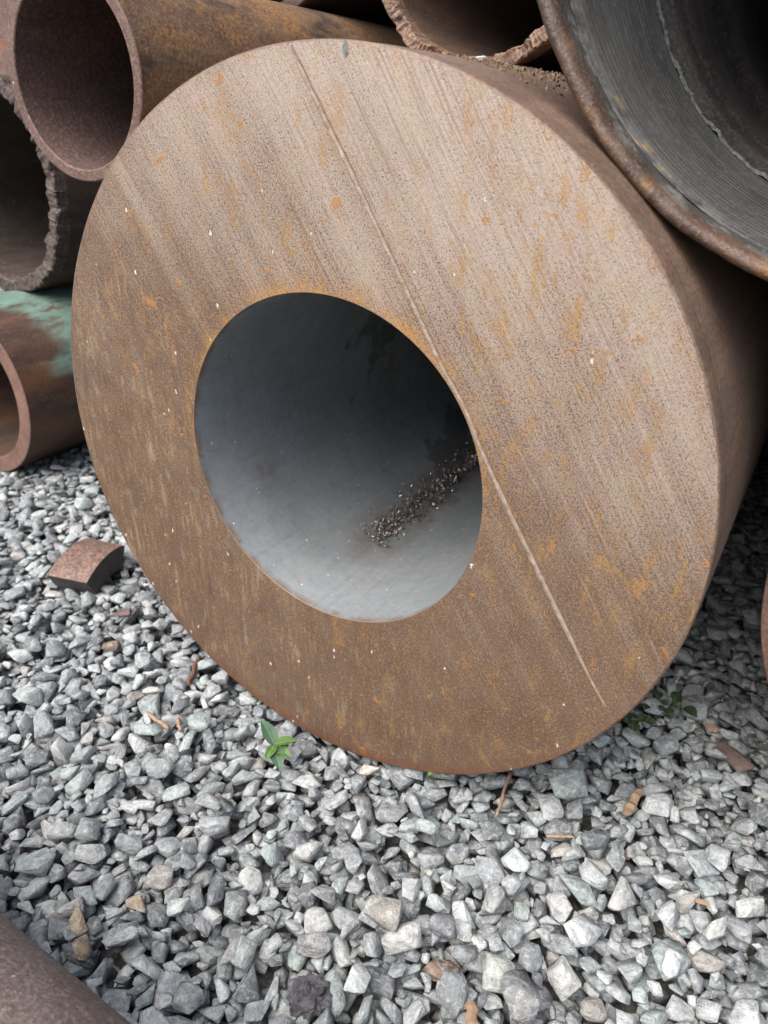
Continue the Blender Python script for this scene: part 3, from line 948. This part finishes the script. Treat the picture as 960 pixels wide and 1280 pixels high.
def drop(x, y, s, r, K=1, spread=0.0, lo=False, var=None, tilt_s=0.42, col=None, Rm=None, force=False, low=False):
    lib = VLO if lo else VAR
    vi = int(r.integers(len(lib))) if var is None else var
    V, F, planes = lib[vi]
    if Rm is None:
        Rm = rot_matrix(r.uniform(0, 6.28), abs(r.normal()) * tilt_s, r.uniform(0, 6.28))
    k, top, bot, ok = raster(planes, Rm, s)
    best = None
    for _ in range(K):
        xx = x + r.uniform(-spread, spread)
        yy = y + r.uniform(-spread, spread)
        ix = int((xx - X0) / RES)
        iy = int((yy - Y0) / RES)
        if ix - k < 0 or iy - k < 0 or ix + k + 1 > GX or iy + k + 1 > GY:
            continue
        sub = H[ix - k:ix + k + 1, iy - k:iy + k + 1]
        diff = np.where(ok, sub - bot, -9.0)
        z = diff.max()
        # let it settle a little into the pile
        z = 0.75 * z + 0.25 * np.partition(diff[ok], int(ok.sum() * 0.86))[int(ok.sum() * 0.86)]
        sc = z + top[ok].max()
        if low:
            a0, b0 = max(0, ix - 14), max(0, iy - 14)
            if sc > np.percentile(H[a0:ix + 15:2, b0:iy + 15:2], 80):
                continue
        if best is None or sc < best[0]:
            best = (sc, xx, yy, ix, iy, z)
    if best is None:
        return
    sc, xx, yy, ix, iy, z = best
    if sc > 0.040 and not force:
        return
    if blocked(xx, yy, sc, s * 0.45):
        return
    sub = H[ix - k:ix + k + 1, iy - k:iy + k + 1]
    np.maximum(sub, np.where(ok, top + z, -9.0), out=sub)
    STONES.append((lo, vi, Rm, s, np.array([xx, yy, z]), tone(r) if col is None else np.array(col), (ix, iy, k, top + z, ok)))


def zone(x, y):
    """0 outside interest, 1 margin, 2 in view"""
    px, py, z = w2p((x, y, 0.0))
    if z > 0.05 and -90 < px < 1050 and 500 < py < 1400:
        return 2
    if z > 0.05 and -900 < px < 1900 and 300 < py < 2100:
        return 1
    return 0


r = np.random.default_rng(5)
for layer, (cell, smin, smax, K) in enumerate(((0.024, 0.022, 0.037, 2), (0.023, 0.022, 0.044, 4), (0.0265, 0.026, 0.053, 5), (0.019, 0.012, 0.028, 7))):
    cells = []
    nx, ny = int((X1 - X0) / cell), int((Y1 - Y0) / cell)
    for i in range(nx):
        for j in range(ny):
            cells.append((X0 + (i + 0.5) * cell, Y0 + (j + 0.5) * cell))
    order = r.permutation(len(cells))
    for q in order:
        x, y = cells[q]
        x += r.uniform(-0.4, 0.4) * cell
        y += r.uniform(-0.4, 0.4) * cell
        zn = zone(x, y)
        if zn == 0 or (zn == 1 and layer == 3) or (zn == 1 and layer == 0 and r.random() < 0.4):
            continue
        s = smin + (smax - smin) * r.beta(1.5, 2.2)
        drop(x, y, s, r, K, cell * 0.7, lo=(zn == 1 and layer != 2) or layer == 0, low=layer == 3)

# a few stones that stand out in the photograph
def special(px, s, col, var=0, yaw=0.0, tilt=0.1):
    w_ = unproject_z(px, 0.012)
    drop(w_.x, w_.y, s * 0.82, r, 6, 0.006, var=var, col=col, Rm=rot_matrix(yaw, tilt, 1.0), force=True)
special((702, 982), 0.075, (0.33, 0.37, 0.35), 3, R(-58), 0.05)
special((460, 962), 0.040, (0.62, 0.56, 0.47), 8, 0.4)
special((225, 1138), 0.046, (0.58, 0.63, 0.58), 12, 0.9)
special((165, 1120), 0.042, (0.47, 0.38, 0.27), 5, 0.2)
special((105, 1150), 0.044, (0.52, 0.40, 0.27), 9, -0.4, 0.05)
special((100, 1190), 0.034, (0.33, 0.25, 0.17), 14, -0.4, 0.3)
special((615, 1220), 0.058, (0.50, 0.54, 0.47), 20, 0.4)
special((545, 1165), 0.050, (0.23, 0.24, 0.25), 17, 0.4)
special((660, 1240), 0.074, (0.30, 0.30, 0.29), 22, 1.0)
special((890, 1160), 0.050, (0.62, 0.62, 0.58), 25, 1.0)
special((720, 1160), 0.060, (0.60, 0.61, 0.60), 2, 1.7)
special((645, 1075), 0.050, (0.58, 0.62, 0.62), 29, -0.9, 0.05)
special((190, 905 - 40), 0.040, (0.60, 0.58, 0.52), 31, 0.6)
special((480, 1160), 0.055, (0.46, 0.43, 0.38), 11, 0.1)
special((395, 1175), 0.056, (0.34, 0.33, 0.32), 6, 0.5)

# which stones lie open to the camera, and how large do they show
vis = []
for idx, (lo, vi, Rm, s, pos, col, (ix, iy, k, tz, ok)) in enumerate(STONES):
    sub = H[ix - k:ix + k + 1, iy - k:iy + k + 1]
    own = (np.abs(sub - tz) < 1e-6) & ok
    fr = own.sum() / max(1, ok.sum())
    px, py, z = w2p(pos)
    if fr < 0.5 or not (0 < px < 960 and 0 < py < 1280):
        continue
    d = pos - camp
    t = (0 - camp[1]) / d[1]
    if 0 < t < 1:
        hit = camp + d * t
        if math.hypot(hit[0], hit[2] - 0.4) < 0.4:
            continue
    if py - 1138 > 0.845 * px - 6:
        continue
    vis.append((s / z * fr, idx))
vis.sort(reverse=True)
single = set(i for _, i in vis[:300])


def stone_arrays(i):
    lo, vi, Rm, s, pos, col, _ = STONES[i]
    V, F, _p = (VLO if lo else VAR)[vi]
    P = (V * s) @ Rm.T
    off = np.array([(i * 0.37) % 7.0, (i * 0.73) % 5.0, (i * 1.13) % 6.0])
    return P, F, V * s + off, col


def build_stone_mesh(name, P, F, LC, T):
    me = bpy.data.meshes.new(name)
    me.vertices.add(len(P))
    me.vertices.foreach_set("co", np.asarray(P, dtype=np.float32).ravel())
    me.loops.add(F.size)
    me.loops.foreach_set("vertex_index", F.astype(np.int32).ravel())
    me.polygons.add(len(F))
    me.polygons.foreach_set("loop_start", np.arange(0, F.size, 3, dtype=np.int32))
    me.polygons.foreach_set("loop_total", np.full(len(F), 3, dtype=np.int32))
    me.update(calc_edges=True)
    a = me.attributes.new("tone", 'FLOAT_COLOR', 'POINT')
    a.data.foreach_set("color", np.c_[T, np.ones(len(T))].astype(np.float32).ravel())
    b = me.attributes.new("lc", 'FLOAT_VECTOR', 'POINT')
    b.data.foreach_set("vector", np.asarray(LC, dtype=np.float32).ravel())
    me.materials.append(M['stone'])
    return me


bigP, bigF, bigL, bigT = [], [], [], []
nv = 0
for i in range(len(STONES)):
    P, F, LC, col = stone_arrays(i)
    if i in single:
        me = build_stone_mesh('stone', P, F, LC, np.tile(col, (len(P), 1)))
        o = bpy.data.objects.new('stone', me)
        COL.objects.link(o)
        o.location = STONES[i][4]
        o.parent = ground
    else:
        bigP.append(P + STONES[i][4])
        bigF.append(F + nv)
        bigL.append(LC)
        bigT.append(np.tile(col, (len(P), 1)))
        nv += len(P)
me = build_stone_mesh('gravel', np.concatenate(bigP), np.concatenate(bigF), np.concatenate(bigL), np.concatenate(bigT))
gravel = bpy.data.objects.new('gravel', me)
COL.objects.link(gravel)
gravel.parent = ground
gravel['kind'] = 'stuff'
print("stones", len(STONES), "single", len(single), "tris", sum(len(f) for f in bigF))


def ground_h(x, y, rad=0.012):
    ix, iy, k = int((x - X0) / RES), int((y - Y0) / RES), int(rad / RES)
    return float(np.percentile(H[ix - k:ix + k + 1, iy - k:iy + k + 1], 85))


def on_ground(px, rad=0.012, z=0.012):
    w_ = unproject_z(px, z)
    for _ in range(3):
        w_ = unproject_z(px, ground_h(w_.x, w_.y, rad))
    return Vector((w_.x, w_.y, ground_h(w_.x, w_.y, rad)))


# ---------------------------------------------------------------- pipe wall offcut on the gravel
w = on_ground((112, 716), 0.03)
oc = thing('pipe_offcut', 'short curved brown offcut of pipe wall lying on gravel beside the thick pipe', 'metal scrap', (w.x, w.y, w.z + 0.012))
nA, rO, rI2, wid = 16, 0.170, 0.122, 0.043
a0, a1 = R(66), R(114)
vo, fo, vsd, fsd = [], [], [], []
for k in range(nA + 1):
    th = a0 + (a1 - a0) * k / nA
    for yy in (-wid, wid):
        vo.append((rO * math.cos(th), yy, rO * math.sin(th) - 0.137))
for k in range(nA):
    fo.append((2 * k, 2 * k + 1, 2 * k + 3, 2 * k + 2))
for k in range(nA + 1):
    th = a0 + (a1 - a0) * k / nA
    for yy in (-wid, wid):
        q = 0.0018 * ((k % 2) * 2 - 1)
        vsd.append((rO * math.cos(th), yy, rO * math.sin(th) - 0.137))
        vsd.append((rI2 * math.cos(th), yy + math.copysign(q, yy), rI2 * math.sin(th) - 0.137))
for k in range(nA):
    a = 4 * k
    fsd.append((a, a + 1, a + 5, a + 4))
    fsd.append((a + 2, a + 6, a + 7, a + 3))
    fsd.append((a + 1, a + 3, a + 7, a + 5))
for a in (0, 4 * nA):
    fsd.append((a, a + 2, a + 3, a + 1))
link_mesh('outer_skin', vo, fo, M['offcut_top'], oc, smooth=True)
link_mesh('cut_side', vsd, fsd, M['offcut_side'], oc)
oc.scale = (0.86, 0.9, 0.9)
oc.rotation_euler = (R(3), R(-5), R(106))

# ---------------------------------------------------------------- swarf in the bore
def crumbs(name, n_, place, smin, smax, mat, flat=0.6, seed=1):
    r_ = np.random.default_rng(seed)
    base = [VLO[i] for i in range(6)]
    Ps, Fs, nv_ = [], [], 0
    for i in range(n_):
        V, F, _ = base[i % 6]
        s = smin + (smax - smin) * r_.random() ** 1.8
        e = Euler(r_.uniform(0, 6.28, 3)).to_matrix()
        P = (V * s * np.array([1.0, 0.7, flat])) @ np.array(e).T
        Ps.append(P + place(r_, s))
        Fs.append(F + nv_)
        nv_ += len(P)
    P = np.concatenate(Ps)
    F = np.concatenate(Fs)
    return link_mesh(name, P.tolist(), F.tolist(), mat)


def swarf_place(r_, s):
    t = r_.random() ** 1.1
    y = 0.165 + 0.55 * t ** 0.9
    mid = -13.5
    wdt = 2.6 + 1.2 * math.sin(t * 9)
    ang = R(mid + r_.normal() * wdt - (r_.random() < 0.10) * r_.uniform(0, 9))
    rr = RI - s * 0.18 - abs(r_.normal()) * 0.0045
    return np.array([rr * math.sin(ang), y, RO - rr * math.cos(ang)])


sw = crumbs('metal_shavings', 2300, swarf_place, 0.0026, 0.0100, M['swarf'], 0.35, 3)
tag(sw, 'trail of glinting brown metal shavings lying along the floor of the grey bore', 'metal shavings', kind='stuff')


def top_place(r_, s):
    y = 0.10 + 0.55 * r_.random()
    ang = R(14 + r_.normal() * 5.0 + (y - 0.1) * 6)
    rr = RO + s * 0.15
    return np.array([rr * math.sin(ang), y, RO + rr * math.cos(ang)])


cr = crumbs('soil_crumbs', 1500, top_place, 0.0015, 0.008, M['crumb'], 0.7, 8)
tag(cr, 'dry brown soil crumbs strewn over the top of the thick pipe', 'dirt', kind='stuff')


def pebble(name, label, cat, px, s, mat, var=0, dz=0.0, scale=(1, 1, 1), yaw=0.3, loc=None, lib=None):
    V, F, _ = (lib or VAR)[var]
    o_ = link_mesh(name, (V * s * np.array(scale)).tolist(), F.tolist(), mat)
    o_.location = on_ground(px) + Vector((0, 0, dz)) if loc is None else loc
    o_.rotation_euler = (0.12, -0.1, yaw)
    if label:
        tag(o_, label, cat)
    return o_


def on_top(y, deg, lift):
    a_ = R(deg)
    return Vector(((RO + lift) * math.sin(a_), y, RO + (RO + lift) * math.cos(a_)))


pebble('pebble', 'small white pebble among the soil crumbs on top of the thick pipe', 'pebble', None, 0.013, M['white_stone'], 9, loc=on_top(0.17, 12.2, 0.003))
pebble('rust_flake', 'flat dark brown rust flake on gravel just below the curved offcut', 'rust flake', (152, 768), 0.062, M['brown_stone'], 10, 0.004, (1, 0.75, 0.5), 0.6)
pebble('rust_flake', 'flat dark brown rust flake on shaded gravel right of the thick pipe', 'rust flake', (917, 950), 0.055, M['brown_stone'], 18, 0.004, (1, 0.8, 0.5), -0.5)
pebble('clay_fragment', 'small pink clay fragment on gravel at the right below the dark gap', 'fragment', (888, 912), 0.026, M['terra'], 7, 0.003, (1, 0.7, 0.7), -0.5)
pebble('clay_fragment', 'orange brown clay fragment between grey stones at the lower right', 'fragment', (877, 1130), 0.017, M['chip'], 13, 0.002, (1, 0.7, 0.8), 0.2)
# black slag lump with a pitted skin
bm = bmesh.new()
bmesh.ops.create_icosphere(bm, subdivisions=4, radius=0.5)
rr_ = random.Random(9)
for v in bm.verts:
    n_ = v.co.normalized()
    d_ = mnoise.fractal(n_ * 2.2, 0.8, 2.0, 4) * 0.13 - abs(mnoise.noise(n_ * 5.0)) * 0.12 + mnoise.noise(n_ * 13.0) * 0.05
    v.co = n_ * (0.5 + d_)
    v.co.z *= 0.7
    v.co *= 0.040
me = bpy.data.meshes.new('slag_lump')
bm.to_mesh(me)
bm.free()
me.materials.append(M['cinder'])
slag = bpy.data.objects.new('slag_lump', me)
COL.objects.link(slag)
slag.location = on_ground((388, 1250)) + Vector((0, 0, 0.006))
tag(slag, 'black pitted slag lump with rusty specks at the bottom edge among grey stones', 'slag')


def stick(name, label, cat, p0, p1, rad, mat, flat=1.0, lift=0.004):
    a_, b_ = on_ground(p0, 0.006) + Vector((0, 0, lift)), on_ground(p1, 0.006) + Vector((0, 0, lift))
    c_ = (a_ + b_) / 2
    d_ = (b_ - a_)
    L = d_.length
    vs_, fs_ = [], []
    nR, nS = 9, 8
    rj = random.Random(hash(label) % 1000 if False else len(label))
    for i in range(nR):
        t = i / (nR - 1)
        rad_i = rad * (0.75 + 0.35 * rj.random()) * (0.6 if i in (0, nR - 1) else 1.0)
        ox, oz = rad * rj.uniform(-0.35, 0.35), rad * rj.uniform(-0.3, 0.3)
        for k in range(nS):
            th = 2 * math.pi * k / nS
            vs_.append((ox + rad_i * math.cos(th), (t - 0.5) * L, oz + rad_i * flat * math.sin(th)))
    for i in range(nR - 1):
        for k in range(nS):
            k2 = (k + 1) % nS
            fs_.append((i * nS + k, i * nS + k2, (i + 1) * nS + k2, (i + 1) * nS + k))
    fs_.append(tuple(range(nS - 1, -1, -1)))
    fs_.append(tuple((nR - 1) * nS + k for k in range(nS)))
    o_ = link_mesh(name, vs_, fs_, mat, None, c_, smooth=flat == 1.0)
    o_.rotation_euler = d_.to_track_quat('Y', 'Z').to_euler()
    tag(o_, label, cat)
    return o_


stick('stick', 'short dark brown stick leaning on gravel by the lower left rim of the thick pipe', 'stick', (250, 824), (235, 858), 0.0042, M['twig_dark'])
stick('twig', 'tan twig lying on gravel left of the small green plant', 'twig', (185, 894), (213, 921), 0.0032, M['twig'])
stick('twig', 'very short pale twig end beside the longer tan twig', 'twig', (222, 900), (226, 917), 0.0030, M['chip'])
stick('twig', 'thin brown twig sticking out of gravel just below the thick pipe', 'twig', (638, 966), (620, 1026), 0.0024, M['twig'], 1.0, 0.007)
stick('wood_chip', 'flat orange tan wood chip on gravel right of the long green stone', 'wood chip', (798, 994), (782, 1022), 0.0062, M['chip'], 0.4)
stick('wood_splinter', 'thin orange wood splinter lying flat between stones', 'wood splinter', (682, 1052), (716, 1049), 0.0022, M['chip'], 0.5)
stick('wood_splinter', 'broad grained wood splinter poking in at the bottom edge', 'wood splinter', (588, 1262), (592, 1300), 0.0065, M['twig'], 0.5)


# ---------------------------------------------------------------- plants
def leaf_mesh(L, W, bend=0.25, fold=0.25, nl=10):
    vs_, fs_ = [], []
    for i in range(nl + 1):
        t = i / nl
        wv = W * (math.sin(math.pi * min(1, t ** 0.8)) ** 0.85) * (1 - 0.15 * t) + 0.0002
        z = bend * L * (t - t * t * 1.2)
        for k in (-1, -0.5, 0, 0.5, 1):
            vs_.append((k * wv * 0.5, t * L, z + abs(k) * wv * fold * 0.5 + 0.0004 * math.sin(t * 14 + k)))
    for i in range(nl):
        for k in range(4):
            a = i * 5 + k
            fs_.append((a, a + 1, a + 6, a + 5))
    return vs_, fs_


def add_leaf(parent, origin, px, L, W, mat, pitch=0.2, roll=0.0, bend=0.25):
    """leaf from origin (world) pointing on the ground plane towards the photo direction px"""
    vs_, fs_ = leaf_mesh(L, W, bend)
    o_ = link_mesh('leaf', vs_, fs_, mat, parent, (0, 0, 0), smooth=True)
    o_.location = origin - parent.location
    tgt = unproject_z(px, origin.z)
    d_ = tgt - origin
    yaw = math.atan2(d_.y, d_.x) - math.pi / 2
    o_.rotation_euler = Euler((pitch, roll, yaw), 'XYZ')
    return o_


w = on_ground((345, 948))
plant = thing('seedling', 'small green seedling with pointed leaves growing in gravel in front of the thick pipe', 'plant', w)
top = w + Vector((0, 0, 0.020))
cvs, cfs = [], []
for i in range(6):
    for k in range(6):
        th = k * math.pi / 3
        rr = 0.0014 - 0.0001 * i
        cvs.append((rr * math.cos(th) + 0.0006 * math.sin(i), rr * math.sin(th), -0.02 + 0.040 * i / 5))
for i in range(5):
    for k in range(6):
        k2 = (k + 1) % 6
        cfs.append((i * 6 + k, i * 6 + k2, i * 6 + 6 + k2, i * 6 + 6 + k))
link_mesh('stem', cvs, cfs, M['stem'], plant, (0, 0, 0), True)
add_leaf(plant, top, (322, 903), 0.044, 0.021, M['leaf_blue'], 0.35, 0.1)
add_leaf(plant, top + Vector((0, 0, 0.004)), (372, 930), 0.030, 0.019, M['leaf_bright'], 0.2, -0.1)
add_leaf(plant, top, (384, 958), 0.029, 0.015, M['leaf_bright'], 0.0, 0.2)
add_leaf(plant, top, (358, 990), 0.036, 0.021, M['leaf_blue'], -0.15, 0.0)
add_leaf(plant, top + Vector((0, 0, 0.003)), (322, 968), 0.029, 0.013, M['leaf_bright'], 0.05, -0.2)
add_leaf(plant, top, (337, 985), 0.024, 0.012, M['leaf_bright'], -0.1, 0.1)

w = on_ground((823, 885))
weed = thing('weed', 'low dark green weed in the shade under the thick pipe', 'plant', w)
rw = random.Random(12)
for k in range(17):
    px = (823 + rw.gauss(0, 15), 882 + rw.gauss(0, 8)) if k < 12 else (793 + rw.gauss(0, 8), 905 + rw.gauss(0, 5))
    og = on_ground(px, 0.006)
    og = Vector((og.x, og.y, og.z + rw.uniform(0.001, 0.010)))
    an = rw.uniform(0, 6.28)
    L = rw.uniform(0.012, 0.022)
    add_leaf(weed, og, (px[0] + 20 * math.cos(an), px[1] + 12 * math.sin(an)), L, L * rw.uniform(0.7, 0.95), M['leaf_dark'], rw.uniform(-0.1, 0.45), rw.uniform(-0.3, 0.3))

w = on_ground((548, 962))
sprout = thing('sprout', 'tiny green sprout just peeping out under the lowest edge of the thick pipe', 'plant', w)
for px2, L in (((530, 975), 0.022), ((566, 978), 0.02), ((548, 985), 0.018)):
    add_leaf(sprout, w + Vector((0, 0, 0.006)), px2, L, 0.011, M['leaf_bright'], 0.1)
